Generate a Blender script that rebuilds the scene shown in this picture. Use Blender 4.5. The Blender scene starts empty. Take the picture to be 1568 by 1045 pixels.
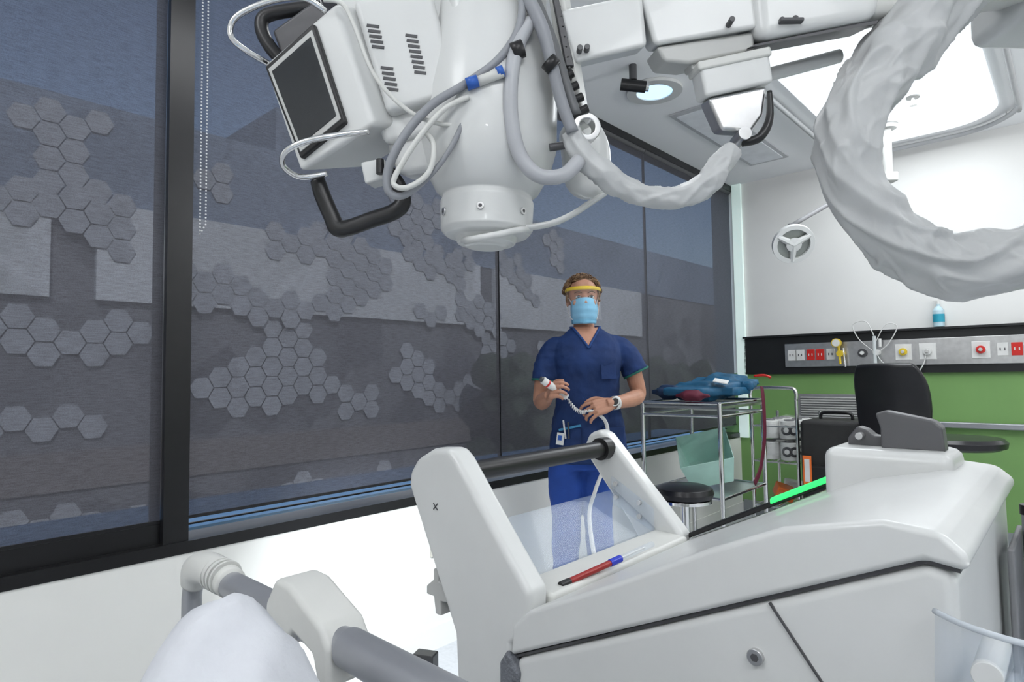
import bpy,bmesh,math,random
from mathutils import Vector,Matrix,noise,Euler
from mathutils.bvhtree import BVHTree
random.seed(3)
sc=bpy.context.scene
V=Vector
COL=sc.collection
ANG=math.radians(-42.35)
ROOM=Matrix.Translation((1.93,5.3,0))@Matrix.Rotation(ANG,4,'Z')   # x: away from window wall, y: towards back wall
MACH=Matrix.Translation((-.004,1.0,0))@Matrix.Rotation(ANG,4,'Z')  # cart axes
HEAD=Matrix.Translation((0,.95,1.2))@Matrix.Scale(1.015,4)@Matrix.Translation((-.784,0,.586))
# ---------------------------------------------------------------- materials
MC={}
def mat(name,col,rough=.5,metal=0,var=.06,scale=12,bump=0,bscale=60,emit=None,es=0,trans=0,alpha=1,coat=0,ior=1.45,stretch=None):
    if name in MC: return MC[name]
    m=bpy.data.materials.new(name); m.use_nodes=True
    nt=m.node_tree; b=nt.nodes['Principled BSDF']
    b.inputs['Roughness'].default_value=rough; b.inputs['Metallic'].default_value=metal
    b.inputs['IOR'].default_value=ior
    b.inputs['Transmission Weight'].default_value=trans
    b.inputs['Alpha'].default_value=alpha
    b.inputs['Coat Weight'].default_value=coat
    tc=nt.nodes.new('ShaderNodeTexCoord'); src=tc.outputs['Object']
    if stretch:
        mp=nt.nodes.new('ShaderNodeMapping'); mp.inputs['Scale'].default_value=stretch
        nt.links.new(src,mp.inputs[0]); src=mp.outputs[0]
    n=nt.nodes.new('ShaderNodeTexNoise'); n.inputs['Scale'].default_value=scale; n.inputs['Detail'].default_value=4
    nt.links.new(src,n.inputs['Vector'])
    r=nt.nodes.new('ShaderNodeMapRange'); r.inputs['From Min'].default_value=.3; r.inputs['From Max'].default_value=.7
    r.inputs['To Min'].default_value=1-var; r.inputs['To Max'].default_value=1+var
    nt.links.new(n.outputs['Fac'],r.inputs['Value'])
    mx=nt.nodes.new('ShaderNodeVectorMath'); mx.operation='SCALE'; mx.inputs[0].default_value=col[:3]
    nt.links.new(r.outputs[0],mx.inputs['Scale']); nt.links.new(mx.outputs[0],b.inputs['Base Color'])
    if bump:
        n2=nt.nodes.new('ShaderNodeTexNoise'); n2.inputs['Scale'].default_value=bscale; n2.inputs['Detail'].default_value=5
        nt.links.new(src,n2.inputs['Vector'])
        bp=nt.nodes.new('ShaderNodeBump'); bp.inputs['Strength'].default_value=bump; bp.inputs['Distance'].default_value=.01
        nt.links.new(n2.outputs['Fac'],bp.inputs['Height']); nt.links.new(bp.outputs[0],b.inputs['Normal'])
    if emit:
        b.inputs['Emission Color'].default_value=(*emit,1); b.inputs['Emission Strength'].default_value=es
    MC[name]=m; return m
white=mat('white_plastic',(.61,.62,.61),.35,var=.02,coat=.15)
white2=mat('offwhite_plastic',(.57,.575,.55),.4,var=.03)
wh3=mat('warm_grey_plastic',(.44,.445,.43),.4,var=.03)
black=mat('black_plastic',(.012,.012,.013),.35,var=.1)
blackr=mat('black_rubber',(.02,.02,.02),.55,var=.15,bump=.2,bscale=300)
grey=mat('grey_plastic',(.22,.22,.23),.45)
dgrey=mat('dark_grey_plastic',(.07,.07,.075),.4)
cabgrey=mat('cable_grey',(.25,.26,.28),.45)
metal=mat('brushed_steel',(.62,.62,.62),.28,1,var=.08,scale=30)
chrome=mat('chrome',(.75,.75,.75),.12,1,var=.02)
alu=mat('anodised_aluminium',(.34,.35,.37),.38,.5)
fabric=mat('sleeve_fabric',(.47,.48,.48),.42,var=.05,scale=20,bump=.12,bscale=45)
wallw=mat('wall_white_paint',(.72,.72,.70),.6,var=.02,scale=3,bump=.03,bscale=200)
walllow=mat('wall_lower_white',(.75,.75,.72),.45,var=.02,scale=3)
green=mat('wall_green_paint',(.18,.34,.11),.5,var=.04,scale=3)
ceilm=mat('ceiling_paint',(.86,.87,.88),.7,var=.015,scale=2)
floorm=mat('vinyl_floor',(.55,.57,.60),.25,var=.06,scale=60)
frame=mat('black_window_frame',(.008,.008,.009),.3,var=.1)
acry=mat('clear_acrylic',(.55,.66,.80),.05,alpha=.16,var=.01)
glassm=mat('window_glass',(.9,.95,1),.02,alpha=.04,var=.0)
red=mat('red_plastic',(.55,.02,.015),.35)
blue=mat('blue_plastic',(.02,.10,.42),.35)
yellow=mat('yellow_plastic',(.70,.50,.03),.4)
skin=mat('skin',(.46,.235,.155),.5,var=.08,scale=25,bump=.05,bscale=200)
hairm=mat('hair',(.12,.065,.033),.55,var=.5,scale=80)
scrub=mat('scrubs_navy',(.006,.027,.110),.8,var=.18,scale=14,bump=.4,bscale=22)
pant=mat('scrubs_trousers',(.010,.050,.26),.8,var=.15,scale=12,bump=.35,bscale=18)
maskm=mat('face_mask_blue',(.20,.48,.68),.8,var=.05,bump=.1,bscale=150)
vinyl=mat('black_vinyl',(.012,.012,.014),.3,var=.1)
sheet=mat('bed_sheet',(.56,.575,.61),.85,var=.03,scale=30,bump=.5,bscale=22)
screenm=mat('display_glass',(.015,.018,.022),.12,coat=.5)
teal=mat('teal_drape',(.010,.085,.17),.5,var=.3,scale=10,bump=.4,bscale=25)
maroon=mat('maroon_webbing',(.10,.008,.025),.7)
mint=mat('mint_tub',(.48,.74,.65),.4)
led=mat('green_led',(.05,.6,.15),.4,emit=(.03,1,.18),es=1.0)
orange=mat('orange_label',(.8,.17,.03),.5)
paper=mat('label_white',(.68,.68,.66),.6)
shoe=mat('shoe_black',(.03,.03,.035),.5)
lip=mat('lip',(.40,.13,.11),.45)
trimg=mat('scrub_trim_green',(.01,.12,.09),.7)
def facade(name,c1,c2,scale):
    m=bpy.data.materials.new(name); m.use_nodes=True; nt=m.node_tree; b=nt.nodes['Principled BSDF']; b.inputs['Roughness'].default_value=.6
    tc=nt.nodes.new('ShaderNodeTexCoord'); v=nt.nodes.new('ShaderNodeTexVoronoi'); v.inputs['Scale'].default_value=scale
    nt.links.new(tc.outputs['Object'],v.inputs['Vector']); sp=nt.nodes.new('ShaderNodeSeparateColor'); nt.links.new(v.outputs['Color'],sp.inputs[0])
    mx=nt.nodes.new('ShaderNodeMix'); mx.data_type='RGBA'; mx.inputs[6].default_value=(*c1,1); mx.inputs[7].default_value=(*c2,1)
    nt.links.new(sp.outputs[0],mx.inputs[0]); nt.links.new(mx.outputs[2],b.inputs['Base Color']); return m
def blind_mat():
    m=bpy.data.materials.new('screen_blind_fabric'); m.use_nodes=True; nt=m.node_tree; nt.nodes.clear()
    o=nt.nodes.new('ShaderNodeOutputMaterial'); mix=nt.nodes.new('ShaderNodeMixShader')
    t=nt.nodes.new('ShaderNodeBsdfTransparent'); t.inputs[0].default_value=(.88,.93,1,1)
    d=nt.nodes.new('ShaderNodeBsdfPrincipled'); d.inputs['Roughness'].default_value=.75
    tc=nt.nodes.new('ShaderNodeTexCoord')
    mp=nt.nodes.new('ShaderNodeMapping'); mp.inputs['Scale'].default_value=(1,14,150)
    n=nt.nodes.new('ShaderNodeTexNoise'); n.inputs['Scale'].default_value=2; n.inputs['Detail'].default_value=6
    nt.links.new(tc.outputs['Object'],mp.inputs[0]); nt.links.new(mp.outputs[0],n.inputs['Vector'])
    n2=nt.nodes.new('ShaderNodeTexNoise'); n2.inputs['Scale'].default_value=420
    nt.links.new(tc.outputs['Object'],n2.inputs['Vector'])
    ad=nt.nodes.new('ShaderNodeMath'); ad.operation='ADD'
    nt.links.new(n.outputs['Fac'],ad.inputs[0]); nt.links.new(n2.outputs['Fac'],ad.inputs[1])
    r=nt.nodes.new('ShaderNodeMapRange'); r.inputs['From Min'].default_value=.65; r.inputs['From Max'].default_value=1.35
    r.inputs['To Min'].default_value=.91; r.inputs['To Max'].default_value=.79
    nt.links.new(ad.outputs[0],r.inputs[0]); nt.links.new(r.outputs[0],mix.inputs[0])
    cr=nt.nodes.new('ShaderNodeMapRange'); cr.inputs['From Min'].default_value=.65; cr.inputs['From Max'].default_value=1.35; cr.inputs['To Min'].default_value=.55; cr.inputs['To Max'].default_value=1.5
    nt.links.new(ad.outputs[0],cr.inputs[0])
    s=nt.nodes.new('ShaderNodeVectorMath'); s.operation='SCALE'; s.inputs[0].default_value=(.055,.055,.066)
    nt.links.new(cr.outputs[0],s.inputs['Scale']); nt.links.new(s.outputs[0],d.inputs['Base Color'])
    nt.links.new(t.outputs[0],mix.inputs[1]); nt.links.new(d.outputs[0],mix.inputs[2]); nt.links.new(mix.outputs[0],o.inputs[0])
    return m
blindm=blind_mat()
# ---------------------------------------------------------------- builders
G=None
def group(name,M=Matrix(),parent=None):
    global G
    e=bpy.data.objects.new(name,None); COL.objects.link(e); e.empty_display_size=.05
    if parent: e.parent=parent; e.matrix_local=M
    else: e.matrix_world=M
    G=e; return e
def add(name,bm,m,smooth=False,bevel=0,seg=3,top=None,sub=0):
    bmesh.ops.recalc_face_normals(bm,faces=bm.faces)
    me=bpy.data.meshes.new(name); bm.to_mesh(me); bm.free()
    ms=m if isinstance(m,(list,tuple)) else [m]
    for q in ms: me.materials.append(q)
    ob=bpy.data.objects.new(name,me); COL.objects.link(ob)
    if top is not None: ob.matrix_world=top
    else: ob.parent=G
    if smooth or bevel:
        for p in me.polygons: p.use_smooth=True
    if bevel:
        b=ob.modifiers.new('bevel','BEVEL'); b.width=bevel; b.segments=seg; b.limit_method='ANGLE'; b.angle_limit=math.radians(25); b.harden_normals=True
    return ob
def box(name,c,s,m,rot=(0,0,0),bevel=0,top=None,seg=3):
    bm=bmesh.new(); bmesh.ops.create_cube(bm,size=1)
    M=Matrix.Translation(c)@Euler([math.radians(a) for a in rot]).to_matrix().to_4x4()@Matrix.Diagonal((*s,1))
    bmesh.ops.transform(bm,matrix=M,verts=bm.verts); return add(name,bm,m,bevel=bevel,top=top,seg=seg)
def bx(name,a,b,m,bevel=0,top=None):
    a=V(a);b=V(b); return box(name,(a+b)/2,[abs(q) for q in (b-a)],m,bevel=bevel,top=top)
def prism(name,pts,ax,t0,t1,m,bevel=0,top=None,seg=3):
    def P(u,v,t): return (u,t,v) if ax=='y' else ((u,v,t) if ax=='z' else (t,u,v))
    bm=bmesh.new(); n=len(pts)
    A=[bm.verts.new(P(u,v,t0)) for u,v in pts]; B=[bm.verts.new(P(u,v,t1)) for u,v in pts]
    bm.faces.new(A); bm.faces.new(B[::-1])
    for i in range(n): bm.faces.new([A[i],A[(i+1)%n],B[(i+1)%n],B[i]])
    return add(name,bm,m,bevel=bevel,top=top,seg=seg)
def hexa(name,f,ext,m,bevel=0,taper=1,seg=3):
    bm=bmesh.new(); f=[V(p) for p in f]; e=V(ext); c=sum(f,V())/len(f)
    A=[bm.verts.new(p) for p in f]; B=[bm.verts.new(c+(p-c)*taper+e) for p in f]; n=len(f)
    bm.faces.new(A); bm.faces.new(B[::-1])
    for i in range(n): bm.faces.new([A[i],A[(i+1)%n],B[(i+1)%n],B[i]])
    return add(name,bm,m,bevel=bevel,seg=seg)
def frame_of(d):
    d=V(d).normalized(); u=d.cross(V((0,0,1)))
    if u.length<.05: u=d.cross(V((1,0,0)))
    u.normalize(); return u,u.cross(d).normalized()
def cat(pts,k):
    pts=[V(p) for p in pts]; out=[]
    for i in range(len(pts)-1):
        p0=pts[max(i-1,0)];p1=pts[i];p2=pts[i+1];p3=pts[min(i+2,len(pts)-1)]
        for j in range(k):
            t=j/k; out.append(.5*((2*p1)+(p2-p0)*t+(2*p0-5*p1+4*p2-p3)*t*t+(3*p1-p0-3*p2+p3)*t**3))
    out.append(pts[-1]); return out
def sweep(bm,pts,radii,seg=14,k=6,fn=None,flat=None,smooth=True,sc2=1):
    n=len(pts)
    if not isinstance(radii,(list,tuple)): radii=[radii]*n
    if smooth:
        P=cat(pts,k); R=[x[0] for x in cat([V((r,0,0)) for r in radii],k)]
    else: P=[V(p) for p in pts]; R=list(radii)
    u=None; rings=[]; s=0
    for i,p in enumerate(P):
        d=(P[min(i+1,len(P)-1)]-P[max(i-1,0)]).normalized()
        if u is None:
            if flat is not None: u=V(flat)
            else: u,_=frame_of(d)
        u=(u-d*u.dot(d)).normalized(); w=d.cross(u)
        if i: s+=(p-P[i-1]).length
        ring=[]
        for j in range(seg):
            a=2*math.pi*j/seg; r=R[i]
            if fn: r*=fn(s,a)
            ring.append(bm.verts.new(p+u*math.cos(a)*r+w*math.sin(a)*r*sc2))
        rings.append(ring)
    for i in range(len(rings)-1):
        for j in range(seg):
            bm.faces.new([rings[i][j],rings[i][(j+1)%seg],rings[i+1][(j+1)%seg],rings[i+1][j]])
    bm.faces.new(rings[0][::-1]); bm.faces.new(rings[-1])
def tube(name,pts,r,m,seg=14,k=6,fn=None,top=None,flat=None,sc2=1,smooth=True):
    bm=bmesh.new(); sweep(bm,pts,r,seg,k,fn,flat,smooth,sc2); return add(name,bm,m,smooth=True,top=top)
def cyl(name,a,b,r,m,r2=None,seg=28,bevel=0,top=None):
    bm=bmesh.new(); sweep(bm,[a,b],[r,r if r2 is None else r2],seg,smooth=False)
    return add(name,bm,m,bevel=bevel or .0008,top=top,seg=2)
def lathe(name,prof,m,M=Matrix(),seg=40,top=None,bevel=0):
    bm=bmesh.new(); rings=[]
    for r,z in prof: rings.append([bm.verts.new(M@V((r*math.cos(2*math.pi*j/seg),r*math.sin(2*math.pi*j/seg),z))) for j in range(seg)])
    for i in range(len(rings)-1):
        for j in range(seg): bm.faces.new([rings[i][j],rings[i][(j+1)%seg],rings[i+1][(j+1)%seg],rings[i+1][j]])
    bm.faces.new(rings[0][::-1]); bm.faces.new(rings[-1])
    return add(name,bm,m,top=top,bevel=bevel or .002,seg=2)
def ring_(name,R,r,h0,h1,m,M,seg=48):
    bm=bmesh.new(); pr=[(r,h0),(R,h0),(R,h1),(r,h1)]; rg=[[bm.verts.new(M@V((q*math.cos(2*math.pi*j/seg),q*math.sin(2*math.pi*j/seg),z))) for j in range(seg)] for q,z in pr]
    for i in range(4):
        for j in range(seg): bm.faces.new([rg[i][j],rg[i][(j+1)%seg],rg[(i+1)%4][(j+1)%seg],rg[(i+1)%4][j]])
    return add(name,bm,m,bevel=min(.002,abs(R-r)*.3),seg=2)
def ellip(bm,c,s,seg=20):
    r=bmesh.ops.create_uvsphere(bm,u_segments=seg,v_segments=seg//2+2,radius=1)
    bmesh.ops.transform(bm,matrix=Matrix.Translation(c)@Matrix.Diagonal((*s,1)),verts=r['verts'])
def ell(name,c,s,m,top=None,seg=20):
    bm=bmesh.new(); ellip(bm,c,s,seg); return add(name,bm,m,smooth=True,top=top)
def aim(a,d):
    u,w=frame_of(d); d=V(d).normalized()
    return Matrix.Translation(a)@Matrix((u,w,d)).transposed().to_4x4()
def remesh(ob,vox,it=4,disp=None):
    md=ob.modifiers.new('r','REMESH'); md.mode='VOXEL'; md.voxel_size=vox
    s=ob.modifiers.new('s','SMOOTH'); s.iterations=it; s.factor=.5
    bpy.context.view_layer.update(); dg=bpy.context.evaluated_depsgraph_get()
    me=bpy.data.meshes.new_from_object(ob.evaluated_get(dg)); ms=list(ob.data.materials); ob.modifiers.clear(); ob.data=me
    me.materials.clear()
    for q in ms: me.materials.append(q)
    if disp:
        for v in me.vertices: v.co=v.co+v.normal*disp(v.co)
    for p in me.polygons: p.use_smooth=True; p.material_index=0
    return ob
# ================================================================= ROOM SHELL
H=2.8; WZ=.64
bx('floor',(-.2,-8.2,-.1),(5.6,.15,0),floorm,top=ROOM)
bx('ceiling',(-.2,-8.2,H),(5.6,.15,H+.1),ceilm,top=ROOM)
bx('wall_left',(-.2,-8.2,0),(0,.0,WZ),walllow,top=ROOM)
bx('wall_left_pier',(-.2,-8.2,WZ),(0,-5.95,H),wallw,top=ROOM)
bx('wall_back',(-.2,0,1.18),(5.6,.15,H),wallw,top=ROOM)
bx('wall_back_green',(-.2,0,0),(5.6,.15,1.18),green,top=ROOM)
bx('wall_right',(5.5,-8.2,0),(5.65,0,H),wallw,top=ROOM)
bx('wall_front',(-.2,-8.25,0),(5.6,-8.1,H),wallw,top=ROOM)
bx('baseboard_left',(0,-8.1,0),(.008,0,.1),walllow,top=ROOM)
bx('baseboard_back',(.01,-.012,0),(5.5,0,.12),mat('baseboard_grey',(.25,.27,.28),.5),top=ROOM)
bx('trim_1',(.0,-.03,WZ),(.075,0,H),mat('jamb_daylight_glow',(.80,.9,.86),.4,emit=(.75,1,.93),es=.25),top=ROOM)  # daylight beside the blind edge put into the jamb as a glow
ys=[-5.95,-4.46,-2.925,-1.44,-.01]
for i in range(4):
    y0,y1=ys[i],ys[i+1]
    group('window_%d'%(i+1),ROOM)
    bx('sill_frame',(-.14,y0,WZ),(.004,y1,.678),frame)
    bx('sill_bead',(-.125,y0,.703),(-.115,y1,.709),frame)
    bx('head_frame',(-.14,y0,H-.05),(-.01,y1,H-.001),frame)
    if i==1: bx('mullion_a',(-.14,y0,.672),(-.004,y0+.036,H-.05),frame)
    if i==0: bx('mullion_b',(-.14,y1-.040,.672),(-.004,y1,H-.05),frame)
    bx('glass',(-.122,y0,.68),(-.118,y1,H-.05),glassm)
    g0=y0+(.037 if i==1 else .003); g1=y1-(.041 if i==0 else .003)
    if i==2: bx('blind_gap_bar',(-.046,y0-.010,.74),(-.036,y0+.010,H-.06),frame)
    if i==3: bx('blind_gap_bar',(-.046,y0-.008,.74),(-.034,y0+.008,H-.06),dgrey)
    zb=.748
    group('roller_blind' if i==0 else 'roller_blind.%03d'%i,ROOM)
    bm=bmesh.new(); n=24
    vs=[[bm.verts.new((-.032+.0015*math.sin(a*.9+b),g0+(g1-g0)*a/n,zb+(H-.06-zb)*b/4)) for b in range(5)] for a in range(n+1)]
    for a in range(n):
        for b in range(4): bm.faces.new([vs[a][b],vs[a+1][b],vs[a+1][b+1],vs[a][b+1]])
    add('fabric',bm,blindm,smooth=True)
    bx('bottom_bar',(-.038,g0,zb-.006),(-.028,g1,zb+.004),frame)
    cyl('roller_tube',(-.04,g0,H-.05),(-.04,g1,H-.05),.025,dgrey)
    if i==0: bx('bottom_skirt',(-.045,g0,.678),(-.03,g1,.741),frame)
bx('exterior_ledge',(-.75,-6.2,.60),(-.21,.0,.672),mat('ledge_blue_grey',(.36,.62,.80),.6),top=ROOM)
bm=bmesh.new()
for k in range(0,95):
    for dy in(0,.018):
        r=bmesh.ops.create_icosphere(bm,subdivisions=1,radius=.0034)
        bmesh.ops.translate(bm,verts=r['verts'],vec=(.006,-4.405+dy*min(1,k/3),1.68+k*.0115))
add('blind_bead_chain',bm,mat('bead_steel',(.8,.8,.8),.3,.2),smooth=True,top=ROOM)
# ---- outside
sky_f=facade('facade_light',(.46,.47,.47),(.62,.63,.64),.45)
fd=facade('facade_dark',(.06,.06,.07),(.15,.15,.16),.62)
fb=facade('facade_blueglass',(.11,.15,.21),(.19,.24,.32),.45)
gr=mat('exterior_ground',(.10,.095,.10),.9,var=.3,scale=.2)
bx('exterior_ground',(-90,-60,-8.2),(-3,110,-8),gr,top=ROOM)
group('office_building',ROOM)
bx('core',(-30,-16,-8),(-17,100,8.6),fd)
bx('spandrel',(-17.3,-16,3.3),(-16.8,-1.6,5.9),sky_f)
bx('spandrel_right',(-17.3,-.6,3.3),(-16.8,13.6,5.9),sky_f)
bx('spandrel_far',(-17.3,14.5,3.3),(-16.8,27,5.9),sky_f)
bx('spandrel_low',(-17.2,-16,-1.6),(-16.9,25,-.6),mat('facade_brown',(.16,.14,.13),.8))
bx('glazing',(-17.1,-16,5.9),(-16.95,100,8.6),fb)
bx('roof_plant',(-28,4.5,8.6),(-17.2,12,10.2),fb)
rw=random.Random(5)
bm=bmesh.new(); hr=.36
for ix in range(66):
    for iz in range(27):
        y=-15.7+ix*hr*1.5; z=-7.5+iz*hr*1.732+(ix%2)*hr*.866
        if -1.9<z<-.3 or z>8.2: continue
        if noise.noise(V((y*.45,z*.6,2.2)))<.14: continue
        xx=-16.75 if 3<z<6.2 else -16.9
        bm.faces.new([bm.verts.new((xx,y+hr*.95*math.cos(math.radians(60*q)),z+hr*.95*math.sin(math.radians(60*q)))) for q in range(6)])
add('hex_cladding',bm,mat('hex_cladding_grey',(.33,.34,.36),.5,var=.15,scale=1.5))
leaf=mat('foliage',(.035,.05,.03),.8,var=.5,scale=2)
for k in range(5):
    group('tree' if k==0 else 'tree.%03d'%k,ROOM@Matrix.Translation((-12-rw.random()*3,14+k*3.2,-8)))
    cyl('trunk',(0,0,0),(0,0,6),.25,leaf)
    bm=bmesh.new()
    for q in range(40):
        r=bmesh.ops.create_icosphere(bm,subdivisions=2,radius=rw.uniform(.4,.8)); bmesh.ops.translate(bm,verts=r['verts'],vec=(rw.uniform(-1.8,1.8),rw.uniform(-1.8,1.8),7.4+rw.uniform(-2.0,1.9)))
    for v in bm.verts: v.co+=noise.noise_vector(v.co*3)*.25
    add('canopy',bm,leaf)
# ---- ceiling features
lightm=mat('ceiling_light_diffuser',(.9,.95,1),.5,emit=(.93,.97,1),es=.75)
def rrect(x0,x1,y0,y1,r,n=8):
    o=[]
    for cx,cy,a in((x1-r,y1-r,0),(x0+r,y1-r,90),(x0+r,y0+r,180),(x1-r,y0+r,270)):
        for k in range(n+1):
            t=math.radians(a+90*k/n); o.append((cx+r*math.cos(t),cy+r*math.sin(t)))
    return o
group('ceiling_light_tray',ROOM)
prism('diffuser',rrect(1.0,1.86,-2.3,-.25,.3),'z',H-.012,H-.002,lightm)
rp=[V((x,y,H-.03)) for x,y in rrect(.9,1.95,-2.6,-.13,.38)]; rp.append(rp[0]); rp.append(rp[1])
group('curtain_track',ROOM)
tube('track',rp,.015,mat('track_grey',(.42,.43,.44),.4),k=2,seg=8)
for k in(3,12,21,30): cyl('hanger_%d'%k,rp[k],rp[k]+V((0,0,.03)),.006,white)
group('air_diffuser',ROOM)
bx('frame',(.33,-1.75,H-.012),(.62,-.45,H),mat('diffuser_frame',(.50,.51,.53),.5),bevel=.003)
bx('panel',(.36,-1.71,H-.017),(.59,-.49,H-.011),mat('diffuser_panel',(.75,.77,.80),.6),bevel=.002)
group('ceiling_downlight',ROOM)
ring_('ring',.155,.10,H-.02,H-.001,white,Matrix.Translation((.44,-2.12,0)))
lathe('lens',[(.001,H-.014),(.10,H-.014),(.10,H-.005),(.001,H-.004)],mat('downlight_lens',(.7,.85,1),.3,emit=(.45,.72,1),es=1.3),Matrix.Translation((.44,-2.12,0)))
group('security_camera',ROOM)
cyl('mount',(.50,-2.45,H),(.50,-2.45,H-.08),.02,dgrey)
cyl('body',(.45,-2.49,H-.10),(.55,-2.41,H-.12),.030,black)
cyl('lens',(.55,-2.41,H-.12),(.563,-2.40,H-.122),.022,chrome)
group('fire_sprinkler',ROOM)
cyl('rose',(1.5,-1.0,H),(1.5,-1.0,H-.02),.035,wh3); cyl('stem',(1.5,-1.0,H-.02),(1.5,-1.0,H-.06),.008,chrome); cyl('plate',(1.5,-1.0,H-.06),(1.5,-1.0,H-.065),.02,chrome)
# ---- back wall service panel
group('medical_service_panel',ROOM)
pb=mat('panel_black',(.012,.013,.014),.35)
bx('backboard',(.065,-.03,1.17),(3.4,-.0005,1.48),pb)
bx('steel_strip',(.40,-.042,1.225),(3.3,-.028,1.41),metal,bevel=.002)
bx('ledge',(.065,-.06,1.47),(3.4,-.0005,1.485),pb)
def outlet(n,x,m,w=.058,h=.085,z=1.318):
    bx('outlet_%d'%n,(x-w/2,-.054,z-h/2),(x+w/2,-.04,z+h/2),m,bevel=.002)
    for s in(-.012,.012): bx('outlet_%d_pin%d'%(n,s>0),(x+s-.003,-.056,z-.008),(x+s+.003,-.053,z+.01),dgrey if m!=red else paper)
for n,(x,m) in enumerate([(.455,paper),(.52,paper),(.597,red),(.666,red),(.741,paper),(1.781,paper),(1.855,red),(1.95,red)]): outlet(n,x,m)
for n,(x,m) in enumerate([(1.222,yellow),(1.368,paper),(1.667,red)]):
    bx('plate_%d'%n,(x-.05,-.055,1.262),(x+.05,-.04,1.375),paper,bevel=.002)
    cyl('gas_valve_%d'%n,(x,-.055,1.32),(x,-.075,1.32),.026,m)
    cyl('gas_core_%d'%n,(x,-.075,1.32),(x,-.085,1.32),.012,chrome)
cyl('gas_port',(.961,-.04,1.32),(.961,-.06,1.32),.032,dgrey); cyl('gas_port_core',(.961,-.06,1.32),(.961,-.075,1.32),.014,paper)
group('suction_regulator',ROOM)
cyl('gauge',(.80,-.09,1.40),(.80,-.12,1.40),.034,yellow); cyl('gauge_face',(.80,-.12,1.40),(.80,-.123,1.40),.027,paper)
cyl('body',(.82,-.044,1.32),(.82,-.11,1.32),.024,yellow); cyl('stem',(.81,-.10,1.40),(.82,-.10,1.24),.009,yellow); cyl('stem_b',(.84,-.09,1.36),(.85,-.09,1.22),.008,chrome)
group('oxygen_flowmeter',ROOM)
cyl('body',(1.06,-.044,1.32),(1.06,-.10,1.32),.022,paper); cyl('tube',(1.05,-.09,1.22),(1.05,-.09,1.44),.012,mat('flow_tube',(.8,.85,.85),.1,alpha=.6)); cyl('knob',(1.085,-.09,1.36),(1.085,-.09,1.42),.011,paper)
tube('line_1',[(1.05,-.09,1.44),(1.0,-.09,1.55),(.91,-.08,1.53),(.95,-.08,1.42),(1.04,-.09,1.33)],.0035,paper,seg=8)
tube('line_2',[(1.06,-.09,1.40),(1.13,-.1,1.52),(1.20,-.1,1.50),(1.14,-.1,1.38),(1.07,-.1,1.30),(1.15,-.1,1.20),(1.28,-.1,1.15),(1.34,-.08,1.22),(1.36,-.06,1.30)],.0035,paper,seg=8)
group('sanitiser_bottle',ROOM)
lathe('bottle',[(.001,1.487),(.032,1.487),(.034,1.50),(.034,1.60),(.02,1.625),(.012,1.63),(.012,1.645),(.001,1.645)],mat('clear_blue_bottle',(.6,.8,.88),.2,alpha=.7),Matrix.Translation((1.44,-.035,0)),seg=20)
ring_('label',.0355,.0345,1.52,1.575,mat('label_teal',(.02,.3,.42),.5),Matrix.Translation((1.44,-.035,0)),seg=24)
cyl('pump',(1.44,-.035,1.645),(1.44,-.035,1.67),.01,paper); bx('spout',(1.41,-.045,1.668),(1.45,-.025,1.677),paper)
group('air_vent_grille',ROOM)
bx('frame',(.47,-.018,.73),(.95,-.001,1.01),grey,bevel=.003)
for k in range(13): box('louvre_%d'%k,(.71,-.022,.757+k*.0188),(.42,.012,.006),wh3,rot=(35,0,0))
group('wall_bumper_rail',ROOM)
bx('rail',(1.2,-.05,.79),(4.5,-.01,.83),alu,bevel=.008)
for k in range(4): bx('bracket_%d'%k,(1.3+k*1,-.012,.79),(1.36+k*1,-.0005,.83),grey)
group('wall_power_outlet',ROOM)
bx('plate',(.0,-3.42,.40),(.012,-3.31,.52),mat('outlet_cream',(.5,.49,.44),.5),bevel=.003)
bx('rocker',(.012,-3.40,.48),(.017,-3.38,.50),grey); bx('adaptor',(.012,-3.37,.43),(.04,-3.33,.47),yellow)
# ---- exam lamp
group('examination_lamp')
cyl('drop_tube',(2.46,3.97,2.46),(2.46,3.97,2.80),.028,wh3); lathe('canopy',[(.001,2.76),(.06,2.76),(.075,2.80),(.001,2.80)],white,Matrix.Translation((2.46,3.97,0)))
box('joint',(2.46,3.97,2.44),(.09,.08,.06),wh3,bevel=.01); cyl('joint_b',(2.35,3.97,2.44),(2.47,3.97,2.44),.022,dgrey)
tube('arm',[(2.38,3.97,2.44),(2.1,3.98,2.29),(1.83,4.0,2.14)],.015,mat('lamp_arm_grey',(.25,.25,.26),.4),k=3)
cyl('yoke',(1.83,4.0,2.15),(1.82,4.0,2.09),.02,grey)
hm=aim((1.84,4.0,2.02),(-.15,-.85,-.50))
ring_('rim',.13,.100,-.02,.015,white,hm)
bm=bmesh.new()
for k in range(3):
    a=2*math.pi*k/3+.5; sweep(bm,[hm@V((0,0,.004)),hm@V((.115*math.cos(a),.115*math.sin(a),.004))],[.026,.016],8,smooth=False)
add('spokes',bm,white)
lathe('hub',[(.001,-.03),(.035,-.03),(.048,.02),(.001,.028)],white,hm)
lathe('reflector',[(.001,-.022),(.107,-.018),(.107,-.010),(.001,-.014)],mat('lamp_reflector',(.26,.28,.26),.25,.3),hm)
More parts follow.
